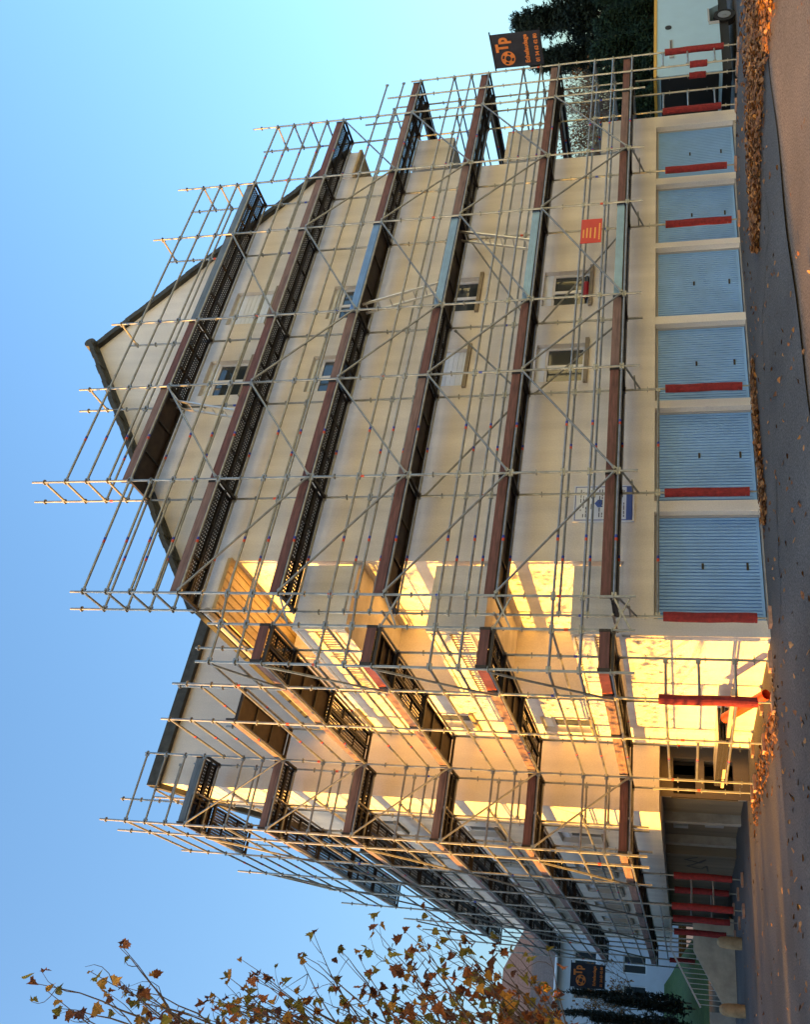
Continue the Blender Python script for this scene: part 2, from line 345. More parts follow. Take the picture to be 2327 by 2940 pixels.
# roofs
def slab(p0,p1,y0,y1,t):                            # p=(x,z)
    d=Vector((p1[0]-p0[0],0,p1[1]-p0[1])).normalized(); n=Vector((-d.z,0,d.x)); n=n if n.z>0 else -n
    q=MB(); q.prism([(p0[0],y0,p0[1]),(p1[0],y0,p1[1]),(p1[0]+n.x*t,y0,p1[1]+n.z*t),(p0[0]+n.x*t,y0,p0[1]+n.z*t)],(0,y1-y0,0)); return q
rzl=lambda x: RZ+.01-SL*abs(x-RX)
rf=slab((RX,rzl(RX)),(.12,rzl(.12)),.95,28,.09).build('roof',TILE,B)
slab((RX,rzl(RX)),(14.88,rzl(14.88)),.95,28,.09).build('roof_slope',TILE,B)
vt=MB(); vt.box(0,0,-.05,.37,.22,.045); vt.box(0,-.022,-.11,.36,-.001,.04); me=vt.mesh('verge_tile',TILE)
for s in (-1,1):
    n=27; ln=9.05
    for i in range(n):
        a=Vector((RX+s*(.05+i*ln/n*.815),0.93,rzl(RX)+.10-SL*(.05+i*ln/n*.815))); d=Vector((s,0,-SL)).normalized()
        o=place('verge_tile',me,rf,a+Vector((0,0,.02*(i%2)-.004*(i%3))),a+d,(0,0,1))
me2=MB(); me2.tube((0,0,0),(.42,0,0),.14,10); rm=me2.mesh('ridge_tile',TILE)
for i in range(8): place('ridge_tile',rm,rf,(RX,.80+i*.4,rzl(RX)+.12),(RX,1.3+i*.4,rzl(RX)+.12+.01*(i%2)))
for x0,x1 in ((.14,1.27),(13.73,14.86)):
    g=MB(); g.box(x0,.92,10.50,x1,6.88,10.56); sf=g.build('soffit',SOFF,B)
    for i in range(7):
        g=MB(); xx=x0+.05+i*(x1-x0-.1)/6; g.box(xx-.07,.93,10.485,xx+.07,6.87,10.498); g.build('soffit_board',SOFF,sf)
g=MB(); g.tube((.06,.86,10.62),(.06,6.85,10.60),.075,10); gu=g.build('gutter',ZINC,B)
g=MB(); g.tube((.06,3.9,10.58),(.5,4.04,10.2),.04); g.tube((.5,4.04,10.2),(.5,4.04,8.0),.04); g.build('downpipe',ZINC,gu)
g=MB(); g.box(-1.82,6.74,WT-.02,5.3,6.88,WT+.26); wr=g.build('wing_roof',TILE,B)
q=MB(); q.prism([(-1.84,6.86,WT+.02),(-1.84,12.6,WT+.02-.64*5.74),(-1.84,12.6,WT+.24-.64*5.74),(-1.84,6.86,WT+.24)],(7,0,0)); q.build('wing_roof_slope',TILE,wr)
for sg in (0,1):
    X=lambda x:(15-x) if sg else x
    g=MB(); g.prism([(X(.14),1.0,10.57),(X(1.279),1.0,10.57),(X(1.279),1.0,rzl(1.279)-.02),(X(.14),1.0,rzl(.14)-.02)],(0,.1,0)); g.build('eave_infill',FAC,B)
q=MB(); q.box(-1.95,12.6,10.8,6,28.6,10.98); q.build('rear_roof_edge',TILE,wr)
g=MB(); g.box(-.26,4.05,10.3,.12,6.9,10.36); g.build('wall_coping',ZINC,B)
# ================================================================ the scaffold
Z1=2.737; LV=[Z1+2*k for k in range(7)]
SC=thing('scaffold','galvanised steel tube scaffold with brown toe boards wrapping the apartment block','scaffold',(0,.36,.12))
R_T=.0242
_mc={}
def led(L,r=R_T):                                   # ledger / rail: tube with wedge heads, local +X
    k=('led',round(L,3),r)
    if k not in _mc:
        q=MB(); q.tube((.03,0,0),(L-.03,0,0),r,8)
        for x in (.045,L-.045): q.box(x-.03,-.02,-.04,x+.03,.02,.045)
        if (len(_mc)%7)==0:
            q.m=1; q.tube((L*.42,0,0),(L*.42+.06,0,0),r+.002,8,cap=False); q.m=2; q.tube((L*.42+.062,0,0),(L*.42+.12,0,0),r+.002,8,cap=False); q.m=0
        _mc[k]=q.mesh('ledger',[STEEL,TAPE_R,TAPE_B])
    return _mc[k]
def rail(name,p,q): return place(name,led((Vector(q)-Vector(p)).length),SC,p,q)
_rng=random.Random(5)
def standard(x,y,z0,z1,ground=False,sleeve=None,tilt=None):
    q=MB(); zb=z0
    if ground: zb=gz(x)+GT+.075+.22
    q.tube((x,y,zb),(x,y,z1),R_T,8)
    z=Z1-.0
    zz=Z1-math.ceil((Z1-zb)/.5)*.5
    while zz<z1-.02:
        if zz>zb+.05: q.tube((x,y,zz-.006),(x,y,zz+.006),.058,8)
        zz+=.5
    for i in range(int((z1-zb)/2.0)):
        if _rng.random()<.62: continue
        h=zb+1.1+2*i+_rng.uniform(-.3,.3); q.m=1+(i%2); q.tube((x,y,h),(x,y,h+.07),R_T+.002,8,cap=False); q.m=0
    o=q.build('standard',[STEEL,TAPE_R,TAPE_B],SC)
    if ground:
        g0=gz(x)+GT
        j=MB(); j.tube((x,y,g0+.065),(x,y,zb+.02),.017,8); j.box(x-.075,y-.075,g0+.055,x+.075,y+.075,g0+.063); j.tube((x,y,zb-.03),(x,y,zb),.038,6); j.tube((x-.09,y,zb-.015),(x+.09,y,zb-.015),.008,6); j.build('base_jack',STEEL,o)
        j=MB(); a=_rng.uniform(-.03,.03); j.box(x-.16,y-.11+a,g0-.03,x+.16,y+.11+a,g0+.054); j.build('sole_board',WOOD,o)
    if sleeve:
        a,b=sleeve; j=MB(); n=14; pr=.085
        vs=[]; fs=[]
        for i in range(9):
            t=i/8; r=pr*(1+.03*math.sin(i*2.1+x)); h=a+(b-a)*t
            vs+=[(x+r*math.cos(2*math.pi*k/n)+.006*math.sin(i+x),y+r*math.sin(2*math.pi*k/n),h) for k in range(n)]
            if i: fs+=[((i-1)*n+k,(i-1)*n+(k+1)%n,i*n+(k+1)%n,i*n+k) for k in range(n)]
        fs+=[tuple(range(n-1,-1,-1)),tuple(range(8*n,9*n))]
        j.add(vs,fs); j.build('foam_sleeve',RED,o,smooth=False)
    return o
def plank_mesh(L,wd,m):
    k=('pl',round(L,3),wd,m.name)
    if k not in _mc:
        q=MB(); q.add([(0.03,-wd/2,0),(L-.03,-wd/2,0),(L-.03,wd/2,0),(.03,wd/2,0)],[(0,1,2,3)]); q.m=1
        q.box(.03,-wd/2,-.062,L-.03,-wd/2+.012,-.001); q.box(.03,wd/2-.012,-.062,L-.03,wd/2,-.001)
        q.box(.03,-wd/2+.012,-.062,L-.03,-wd/2+.03,-.055); q.box(.03,wd/2-.03,-.062,L-.03,wd/2-.012,-.055)
        for x in (.05,L*.33,L*.66,L-.08): q.box(x,-wd/2+.012,-.04,x+.03,wd/2-.012,-.004)
        _mc[k]=q.mesh('deck_plank',[m,DKF])
    return _mc[k]
def toe_mesh(L,m):
    k=('toe',round(L,3),m.name)
    if k not in _mc:
        q=MB(); q.box(.02,-.012,.03,L-.02,.012,.20)
        if m is ALU:
            for h in (.065,.115,.165): q.box(.02,-.017,h-.012,L-.02,-.0125,h+.012)
        q.m=1; q.box(.0,-.016,.02,.05,.016,.21); q.box(L-.05,-.016,.02,L,.016,.21)
        _mc[k]=q.mesh('toe_board',[m,DKF])
    return _mc[k]
def deck(p,q,n,z,toe=TOE,kind=DECK,inner=True,toe_side=True):
    """one bay of platform: outer line p->q (2D), n = 2D unit vector from outer to inner row, z level"""
    p=Vector((*p,z)); q=Vector((*q,z)); n=Vector((*n,0)); L=(q-p).length
    d=place('deck',led(L),SC,p+Vector((0,0,-.02)),q+Vector((0,0,-.02)))
    rail('ledger',p+n*.73+Vector((0,0,-.02)),q+n*.73+Vector((0,0,-.02)))
    loc=Vector(d.location)
    Mi=d.rotation_euler.to_matrix().inverted()
    def sub(name,me,off):
        o=bpy.data.objects.new(name,me); COL.objects.link(o); o.parent=d; o.location=Mi@off; return o
    if kind is DECKP:
        s=1 if (Mi@n).y>0 else -1
        sub('deck_plank',plank_mesh(L,.61,kind),n*.365+Vector((0,0,.07)))
    else:
        for t in (.205,.535): sub('deck_plank',plank_mesh(L,.30,kind),n*t+Vector((0,0,.07)))
    if toe and toe_side: sub('toe_board',toe_mesh(L,toe),n*.055+Vector((0,0,.035)))
    return d
def transom(p,n,z,w=.73):
    p=Vector((*p,z)); q=p+Vector((*n,0))*w; k=('tr',round(w,3))
    if k not in _mc:
        m_=MB(); m_.box(.02,-.026,-.05,w-.02,.026,.0); m_.box(.02,-.03,-.055,.07,.03,.05); m_.box(w-.07,-.03,-.055,w-.02,.03,.05); _mc[k]=m_.mesh('transom',DKF)
    place('transom',_mc[k],SC,p,q)
def diag(p,q):
    p=Vector(p); q=Vector(q); L=(q-p).length; k=('dg',round(L,2))
    if k not in _mc: m_=MB(); m_.tube((.06,0,0),(L-.06,0,0),.022,8); m_.box(.03,-.012,-.03,.1,.012,.03); m_.box(L-.1,-.012,-.03,L-.03,.012,.03); _mc[k]=m_.mesh('diagonal_brace',STEEL)
    place('diagonal_brace',_mc[k],SC,p,q)
# ---- gable face
NX=[0,2.57,5.14,7.21,10.28,12.35,14.92,16.49]
OT=[13.0,15.03,15.0,15.0,15.0,15.0,13.5,9.02]; IT=[13.49,15.5,15.48,14.95,14.97,15.0,13.5,9.6]
IG=[(.38,1.93),(.36,1.90),(.36,1.88),None,(.34,1.86),(.36,1.86),(.40,1.92),(.40,1.9)]
for i,x in enumerate(NX):
    standard(x,0,2.36,OT[i]) if i<7 else standard(x,0,0,OT[i],True,(.30,1.85))
    if i==7: continue
    standard(x,.73,2.36 if i==3 else 0,IT[i],i!=3,IG[i])
TC={}
for k in range(5): TC[(3,k)]=ALU
TC.update({(4,5):TOEG,(3,5):TOEG,(3,4):TOE2,(5,3):TOE2,(4,3):TOE,(2,4):TOE,(4,4):TOE2,(0,1):TOE,(2,2):TOE})
DK={0:(0,7),1:(0,7),2:(0,7),3:(0,7),4:(0,6),5:(1,5)}
for k,(a,b) in DK.items():
    for i in range(a,b):
        kind=DECKP if (i,k) in ((1,5),(3,3),(3,2),(3,1),(3,0),(0,2),(0,1),(1,1),(1,2),(2,1)) else DECK
        deck((NX[i],0),(NX[i+1],0),(0,1),LV[k],TC.get((i,k),[TOE,TOE2,TOE][(i*2+k)%3]),kind)
        for h in (.5,1.0):
            rail('guardrail',(NX[i],-.0,LV[k]+h),(NX[i+1],0,LV[k]+h)); rail('guardrail',(NX[i],.73,LV[k]+h-.0),(NX[i+1],.73,LV[k]+h))
    for i in range(a,b+1): transom((NX[i],0),(0,1),LV[k])
for z in (LV[4]+1.5,LV[4]+2.0): rail('guardrail',(0,0,z),(2.57,0,z)); rail('guardrail',(0,.73,z),(2.57,.73,z))
for i in range(1,5): rail('guardrail',(NX[i],0,LV[5]+1.5),(NX[i+1],0,LV[5]+1.5))
for z in (LV[4]+1.5,LV[4]+2.0,): rail('guardrail',(NX[5],0,z),(NX[6],0,z))
for x,zs in ((0,(11.24,11.74,12.24,12.74)),(2.57,(13.24,13.74,14.24,14.74)),(5.14,(14.74,)),(7.21,(14.74,)),(10.28,(14.74,)),(12.35,(13.24,13.74,14.24)),(14.92,(11.24,11.74,12.24,12.74))):
    for z in zs: rail('end_rail',(x,0,z),(x,.73,z))
for i,j,ks in ((1,0,range(4)),(1,2,range(5)),(3,2,range(4)),(3,4,range(5)),(5,4,range(4)),(5,6,range(4))):
    for k in ks: diag((NX[i],-.045,LV[k]+.02),(NX[j],-.045,LV[k+1]+.02))
for i,j,k in ((2,1,1),(2,3,1),(3,2,0),(3,4,1),(4,3,0)): diag((NX[i],.78,LV[k]+.1),(NX[j],.78,LV[k+1]-.1))
for i in range(0,2): rail('ledger',(NX[i],.73,2.02),(NX[i+1],.73,2.02))
for i in (0,1,2,4,5):                               # brackets that carry the outer row at the first lift
    q=MB(); x=NX[i]; q.tube((x,.73,2.38),(x,.02,LV[0]-.08),.02,6); q.bar((x,.73,LV[0]-.25),(x,.3,LV[0]-.25),.03,.03); q.build('bracket',STEEL,SC)
# ---- left side, in front of the balconies
LY=[.09,1.18,3.25,5.82]; LT=[10.0,11.04,12.44,14.3]; LTI=[10.0,10.8,12.3,12.4]
for i,y in enumerate(LY):
    standard(-1.3,y,2.36 if i==0 else 0,LT[i],i>0,(.42,2.02) if i==1 else None)
    standard(-.57,y,2.36 if i==0 else 0,LTI[i],i>0)
for k in range(5):
    for i in range(3):
        if k==4 and i!=2: continue
        deck((-1.3,LY[i]),(-1.3,LY[i+1]),(1,0),LV[k],[TOER,TOE2,TOE2][i] if k<3 else TOE2,DECK if (i+k)%2 else DECKP)
    for i in range(4):
        if k<4 or i>1: transom((-1.3,LY[i]),(1,0),LV[k])
for k in range(5):
    for i in range(3):
        if k==4 and i==0: continue
        for h in (.5,1.0):
            if LV[k]+h<LT[i]: rail('guardrail',(-1.3,LY[i],LV[k]+h),(-1.3,LY[i+1],LV[k]+h))
            if h==1.0 and LV[k]+h<LTI[i]: rail('guardrail',(-.57,LY[i],LV[k]+h),(-.57,LY[i+1],LV[k]+h))
for z in (LV[4]+1.5,LV[4]+2,LV[4]+2.5,LV[4]+3): rail('guardrail',(-1.3,LY[2],min(z,12.3)),(-1.3,LY[3],z)) if z<12.4 else None
for k in range(4):
    for h in (.5,1.0):
        if LV[k]+h<10: rail('end_rail',(-.57,.09,LV[k]+h),(-1.3,.09,LV[k]+h)); rail('end_rail',(0,0,LV[k]+h),(-.57,.09,LV[k]+h))
    o=place('toe_board',toe_mesh(.73,TOE),SC,(-1.3,.05,LV[k]+.0),(-.57,.05,LV[k]+.0))
for k in range(4): diag((-1.345,LY[0],LV[k]+2.0) if k<3 else (-1.345,LY[0],9.7),(-1.345,LY[1],LV[k]))
for k in range(4):
    q=MB(); q.bar((-.02,.02,LV[k]-.02),(-.57,.06,LV[k]-.3),.03,.03); q.bar((0,.02,LV[k]-.28),(-.57,.08,LV[k]-.02),.03,.03); q.tube((-.3,.05,LV[k]),(-.3,.73,LV[k]-.04),.022,6); q.build('bracket',STEEL,SC)
for z in (.75,1.35,1.9):
    for i in (1,2): rail('ledger',(-1.3,LY[i],z),(-1.3,LY[i+1],z)) if z!=1.35 or i==2 else None
    rail('ledger',(-1.3,LY[1],z),(-.57,LY[1],z))
# ---- across the front of the wing
for x,y,zt in ((-1.3,6.55,13.4),(-2.14,6.55,14.2)): standard(x,y,0 if x>-2 else 2.36,zt,x>-2)
standard(-2.14,6.91,2.36,15.3)
for k in range(6):
    deck((-2.87,5.82),(-1.3,5.82),(0,1),LV[k],[TOE,TOE,TOE2,TOE2,TOE2,TOEG][k],DECK)
    transom((-2.87,5.82),(0,1),LV[k]); transom((-1.3,5.82),(0,1),LV[k])
    for h in (.5,1.0): rail('guardrail',(-2.87,5.82,LV[k]+h),(-1.3,5.82,LV[k]+h)); rail('guardrail',(-2.14,6.55,LV[k]+h),(-1.3,6.55,LV[k]+h))
for k in range(5): diag((-2.87,5.775,LV[k]+2),(-1.3,5.775,LV[k])) if k%1==0 else None
rail('guardrail',(-2.87,5.82,LV[5]+1.5),(-1.3,5.82,LV[5]+1.5))
# ---- along the side of the wing
WY=[5.82,6.91,8.98,11.55,13.62,16.19,18.76,21.33,23.90,26.47]; WTP=[14.9,15.1,14.5,14.1,12.1,12.6,11.2,11.2,11.2,9.4]
for i,y in enumerate(WY):
    gr_=i>=3
    standard(-2.87,y,0 if gr_ else 2.36,WTP[i],gr_,(.42,1.95) if 3<=i<=5 else ((1.2,2.2) if i==8 else None))
    if i>1: standard(-2.14,y,0 if gr_ else 2.36,WTP[i]-.3,gr_,(.42,1.9) if i in (3,4) else None)
WD={0:9,1:9,2:9,3:8,4:5,5:2}
for k,n in WD.items():
    for i in range(n):
        deck((-2.87,WY[i]),(-2.87,WY[i+1]),(1,0),LV[k],TOE2,DECK if i>0 else DECKP)
        for h in (.5,1.0): rail('guardrail',(-2.87,WY[i],LV[k]+h),(-2.87,WY[i+1],LV[k]+h))
        if i<5: rail('guardrail',(-2.14,WY[i],LV[k]+1),(-2.14,WY[i+1],LV[k]+1))
    for i in range(1,n+1): transom((-2.87,WY[i]),(1,0),LV[k])
for k,n in WD.items():
    for i in range(1,n):
        if (i+k)%2 and k<5: diag((-2.915,WY[i],LV[k]+(2 if WY[i]<20 or k<3 else 1.5)),(-2.915,WY[i+1],LV[k]))
for z in (LV[5]+1.5,): rail('guardrail',(-2.87,5.82,z),(-2.87,6.91,z)); rail('guardrail',(-2.87,6.91,z),(-2.87,8.98,z))
for i in range(2,4):
    for z in (LV[4]+1.5,LV[4]+2,LV[4]+2.5): rail('guardrail',(-2.87,WY[i],min(z,WTP[i]-.2)),(-2.87,WY[i+1],min(z,WTP[i+1]-.2)))
for i in (3,4): rail('ledger',(-2.14,WY[i],.9),(-2.87,WY[i],.9)); rail('ledger',(-2.14,WY[i],1.45),(-2.87,WY[i],1.45))
for i in range(3,8): rail('ledger',(-2.87,WY[i],2.25),(-2.87,WY[i+1],2.25))
# ---- right-hand return
RYs=[0,.73,3.30,5.87]
for j,y in enumerate(RYs):
    if j: standard(16.49,y,0,[9,9.7,10.4,9.9][j],True,(.75,1.2) if j==1 else None)
    standard(15.76,y,0 if j<2 else 2.36,[9.6,10.5,10.3,9.9][j],j<2,(.75,1.2) if j==0 else None)
for k in range(4):
    for j in range(1,3):
        deck((16.49,RYs[j]),(16.49,RYs[j+1]),(-1,0),LV[k],TOE,DECKP)
        for h in (.5,1.0): rail('guardrail',(16.49,RYs[j],LV[k]+h),(16.49,RYs[j+1],LV[k]+h)); rail('guardrail',(15.76,RYs[j],LV[k]+h),(15.76,RYs[j+1],LV[k]+h)) if LV[k]+h<9.5 else None
    for j in range(1,4): transom((16.49,RYs[j]),(-1,0),LV[k])
    for h in (.5,1.0): rail('end_rail',(16.49,0,LV[k]+h),(16.49,.73,LV[k]+h)) if LV[k]+h<9 else None
for z in (.55,1.25,1.9): rail('ledger',(15.76,0,z),(16.49,0,z)); rail('ledger',(14.92,.73,z),(15.76,.73,z))
# ================================================================ things on and around the scaffold
def text_mb(txt,size,bold=0):
    c=bpy.data.curves.new('t','FONT'); c.body=txt; c.size=size; c.offset=bold; c.resolution_u=3
    o=bpy.data.objects.new('t',c); COL.objects.link(o); dg=bpy.context.evaluated_depsgraph_get(); dg.update()
    me=bpy.data.meshes.new_from_object(o.evaluated_get(dg)); vs=[tuple(v.co) for v in me.vertices]; fs=[tuple(p.vertices) for p in me.polygons]
    bpy.data.objects.remove(o); bpy.data.curves.remove(c); bpy.data.meshes.remove(me); return vs,fs
def print_on(mb,txt,size,org,ex,ey,width=None,bold=0):
    vs,fs=text_mb(txt,size,bold); 
    wd=max(v[0] for v in vs)-min(v[0] for v in vs); s=(width/wd) if width else 1
    mb.add([Vector(org)+Vector(ex)*(v[0]*s)+Vector(ey)*v[1] for v in vs],fs)
NAVY=mat('banner_cloth',(.022,.026,.038),.8,noise=.25,nscale=4); ORNG=mat('banner_orange',(.62,.20,.045),.7,noise=.15,nscale=9)
def banner(org,ex,label,Wd,Hd):
    ex=Vector(ex); ey=Vector((0,0,1)); nrm=ex.cross(ey); org=Vector(org)
    b=thing('banner',label,'banner',org,'dark banners hung from the scaffold')
    q=MB(); nx,nz=10,6; vs=[]
    for i in range(nx+1):
        for j in range(nz+1): vs.append(org+ex*(Wd*i/nx)+ey*(Hd*j/nz)+nrm*(.012*math.sin(i*1.3+j*.8)))
    q.add(vs,[(i*(nz+1)+j,(i+1)*(nz+1)+j,(i+1)*(nz+1)+j+1,i*(nz+1)+j+1) for i in range(nx) for j in range(nz)]); q.build('cloth',NAVY,b,True)
    q=MB()
    q.tube(org-ex*.1+ey*Hd,org+ex*(Wd+.08)+ey*Hd,.02,6); q.tube(org-ex*.1,org+ex*(Wd+.05),.014,6); q.build('pole',BLACK,b)
    f=nrm*.03
    q=MB(); c=org+ex*(Wd*.29)+ey*(Hd*.70)+f; ro,ri=.21*Hd/1.4*1.0,.075; ro=.20
    n=28
    ring=lambda r:[c+ex*(r*math.cos(2*math.pi*k/n))+ey*(r*math.sin(2*math.pi*k/n)) for k in range(n)]
    a=ring(ri); d_=ring(ri+.03)
    q.add(a+d_,[(k,(k+1)%n,n+(k+1)%n,n+k) for k in range(n)])
    a=ring(ro-.035); d_=ring(ro); q.add(a+d_,[(k,(k+1)%n,n+(k+1)%n,n+k) for k in range(n)])
    a=ring(ri+.03); d_=ring(ro-.035); q.add(a+d_,[(k,(k+1)%n,n+(k+1)%n,n+k) for k in range(n) if k%7<4])
    q.build('wheel_emblem',ORNG,b)
    q=MB(); print_on(q,'Tp',.46,org+ex*(Wd*.50)+ey*(Hd*.68)+f,ex,ey,Wd*.42,.02); q.build('lettering',ORNG,b)
    q=MB(); print_on(q,'Echafaudage',.17,org+ex*(Wd*.10)+ey*(Hd*.27)+f,ex,ey,Wd*.82,.006); q.build('lettering',ORNG,b)
    q=MB(); print_on(q,'01 34 63 42 80',.14,org+ex*(Wd*.10)+ey*(Hd*.07)+f,ex,ey,Wd*.82,.006); q.build('lettering',ORNG,b)
banner((16.60,-.02,5.16),(0,-1,0),'dark banner with orange wheel emblem at the right end of the scaffold above the camper',.95,1.38)
banner((-3.88,26.6,4.82),(1,0,0),'dark banner with orange emblem hanging at the far left scaffold end before the white house',.86,1.38)
# signs
SR=mat('sign_red',(.52,.030,.018),.5); SY=mat('sign_yellow',(.80,.36,.07),.5)
s=thing('warning_sign','square orange-red notice board with five yellow lines tied to the first scaffold lift','sign',(9.24,-.05,3.27))
q=MB(); q.box(8.84,-.075,3.27,9.65,-.06,3.74); q.build('panel',SR,s)
q=MB()
for z,a,b in ((3.68,.42,.68),(3.60,.40,.70),(3.52,.40,.72),(3.42,.38,.78),(3.32,.28,.92)):
    x=8.84+.81*.20; 
    for i in range(int((b)*10)): 
        xa=9.245-b*.34+i*.068*b/.68*.68; q.box(xa,-.0775,z-.017,xa+.052,-.0752,z+.017)
q.build('lettering',SY,s)
s=thing('notice_board','white site information board with blue borders on the wall between first and second garage','sign',(2.54,1.03,2.48))
q=MB(); q.box(2.12,1.015,2.48,2.96,1.045,3.65); q.build('panel',mat('board_white',(.70,.76,.84),.4),s)
BL=mat('board_blue',(.05,.12,.42),.5); BK=mat('board_text',(.06,.07,.12),.6)
q=MB()
for a,b,c,d in ((2.15,2.51,2.165,3.62),(2.915,2.51,2.93,3.62),(2.165,2.51,2.915,2.525),(2.165,3.605,2.915,3.62),(2.165,2.52,2.915,2.63)): q.box(a,1.0115,b,c,1.0135,d)
q.build('border',BL,s)
q=MB(); rr=random.Random(2)
for i in range(17):
    z=3.50-i*.052; x=2.22
    while x<2.84:
        L=rr.uniform(.03,.13)
        if rr.random()<.72 and not (i in (5,6) ): q.box(x,1.0118,z,min(x+L,2.86),1.0137,z+.018)
        x+=L+.02
q.build('lettering',BK,s)
q=MB(); q.prism([(2.45,1.0118,3.10),(2.62,1.0118,3.10),(2.62,1.0118,3.18),(2.535,1.0118,3.24),(2.45,1.0118,3.18)],(0,.0018,0)); q.build('house_pictogram',BL,s)
# ladders
def ladder(x0,z0,x1,z1,label):
    L=thing('ladder',label,'ladder',(x0,.4,z0),'access ladders inside the scaffold')
    for y in (.26,.54):
        q=MB(); q.bar((x0,y,z0),(x1,y,z1),.028,.06,(0,1,0)); q.build('stile',ALUL,L)
    n=int(math.hypot(x1-x0,z1-z0)/.28); rg=MB(); rg.tube((0,0,0),(0,.27,0),.014,6); me=rg.mesh('rung',ALUL)
    for i in range(1,n): t=i/n; place('rung',me,L,(x0+(x1-x0)*t,.265,z0+(z1-z0)*t))
ALUL=mat('ladder_aluminium',(.66,.66,.64),.35,.8)
ladder(8.30,LV[2]+.075,7.60,LV[3]+.25,'short aluminium ladder between third and fourth decks in the bay right of the windows')
ladder(9.45,LV[1]+.075,10.05,LV[2]+.2,'short aluminium ladder between second and third decks above the red notice board')
ladder(4.52,LV[4]+.075,5.0,LV[5]+.2,'short aluminium ladder under the topmost deck beside the upper left window')
# red roll on the sill
s=thing('red_canister','red cylinder with dark blue cap lying on the lower right window sill','canister',(8.65,1.05,3.63))
q=MB(); q.tube((8.33,1.05,3.70),(8.78,1.05,3.70),.068,14); q.build('body',mat('canister_red',(.42,.012,.03),.35),s)
q=MB(); q.tube((8.785,1.05,3.69),(8.98,1.05,3.69),.058,14,r2=.05); q.tube((8.25,1.05,3.69),(8.325,1.05,3.69),.04,12); q.build('cap',mat('canister_cap',(.01,.03,.06),.2),s)
# plank stack, timber and orange pipe by the left wall
for y in (3.25,5.82): rail('ledger',(-1.3,y,.75),(-.57,y,.75))
pm=plank_mesh(3.05,.30,ALUL); lab=['upper','lower']
cnt=0
for li,z in enumerate((.842,.91,.978)):
    for ci,x in enumerate((-1.12,-.80)):
        a=Vector((x+.01*li,3.12+.07*((li*2+ci)%3),z)); 
        o=bpy.data.objects.new('spare_plank',pm); COL.objects.link(o); o.location=a; o.rotation_euler=(0,0,math.pi/2+.01*(li-1))
        tag(o,'silver deck plank, %s of the %s column in the sunlit stack by the left wall'%(['bottom','middle','top'][li],['outer','inner'][ci]),'plank','spare deck planks stacked on the scaffold')
q=MB(); q.box(-1.25,1.05,.778,-1.13,6.45,.838); tag(q.build('timber_beam',mat('pale_timber',(.55,.42,.27),.8,noise=.15,nscale=3,stretch=(8,.4,8))),'long pale timber beam lying on the lower rails beside the plank stack','beam')
q=MB(); q.tube((-.95,1.72,.22),(-.95,2.95,.86),.09,18,cap=False); q.tube((-.95,1.72,.22),(-.95,2.95,.86),.078,18,cap=False)
tag(q.build('orange_pipe',mat('orange_plastic',(.80,.07,.015),.35),None,True),'bright orange plastic pipe leaning against the stack near the red-sleeved standard','pipe')

# ================================================================ camper van on the right
V=thing('camper_van','pale blue-white camper van with yellow roof edge parked at the right by the hedge','camper',(21,2.6,gz(21)+.03))
CB=mat('camper_paint',(.36,.57,.72),.35,noise=.03,nscale=2); YL=mat('camper_yellow',(.62,.38,.06),.5); RUB=mat('tyre_rubber',(.012,.012,.012),.85); RIM=mat('wheel_rim',(.35,.36,.38),.4,.8)
g0=gz(21)+.03; y0,y1=1.55,3.75; x0,x1=18.0,24.4
q=MB(); pr=[(x0,.50),(20.65,.50),(20.78,.78),(21.55,.78),(21.75,.50),(23.2,.50),(24.2,.60),(24.4,1.2),(23.9,2.25),(23.6,2.40),(x0+.1,2.40),(x0,2.3)]
q.prism([(a,y0,g0+b) for a,b in pr],(0,y1-y0,0)); q.build('body',CB,V)
q=MB(); q.box(x0-.02,y0+.06,g0+.6,x0-.002,y1-.06,g0+2.28); q.build('rear_shade_panel',BLACK,V)  # black sheet stands for the rear window and deep shade on the tail
q=MB(); q.box(x0-.03,y0-.03,g0+2.402,23.7,y1+.03,g0+2.49); q.build('roof_edge',YL,V)
q=MB(); q.box(x0+.2,y0+.1,g0+.22,23.2,y1-.1,g0+.498); q.build('chassis',BLACK,V)
for x,y in ((21.17,y0+.13),(21.17,y1-.13),(23.6,y0+.16),(23.6,y1-.16)):
    q=MB(); q.tube((x,y-.1,g0+.33),(x,y+.1,g0+.33),.33,24); wq=q.build('wheel',RUB,V)
    q=MB(); q.tube((x,y-.112,g0+.33),(x,y-.101,g0+.33),.2,20); q.tube((x,y-.125,g0+.33),(x,y-.113,g0+.33),.07,12); q.build('rim',RIM,wq)
q=MB(); q.box(20.62,y0-.015,g0+.5,20.78,y0-.001,g0+.82); q.box(20.78,y0-.016,g0+.785,21.56,y0-.001,g0+.84); q.build('wheel_arch_trim',GREY,V)
q=MB(); q.tube((20.7,y0-.002,g0+2.05),(20.7,y0-.03,g0+2.05),.10,18); q.build('vent',BLACK,V)
q=MB(); q.box(19.2,y0-.025,g0+1.93,19.95,y0-.002,g0+2.02); q.box(18.95,y0-.04,g0+1.90,19.15,y0-.002,g0+2.02); q.build('door_handle',GREY,V)
q=MB(); q.box(19.3,y0-.030,g0+1.955,19.9,y0-.0255,g0+1.99); q.build('window_slot',GLASS,V)
q=MB(); q.box(23.75,y0-.01,g0+1.3,24.2,y0-.002,g0+1.95); q.build('cab_window',GLASS,V)
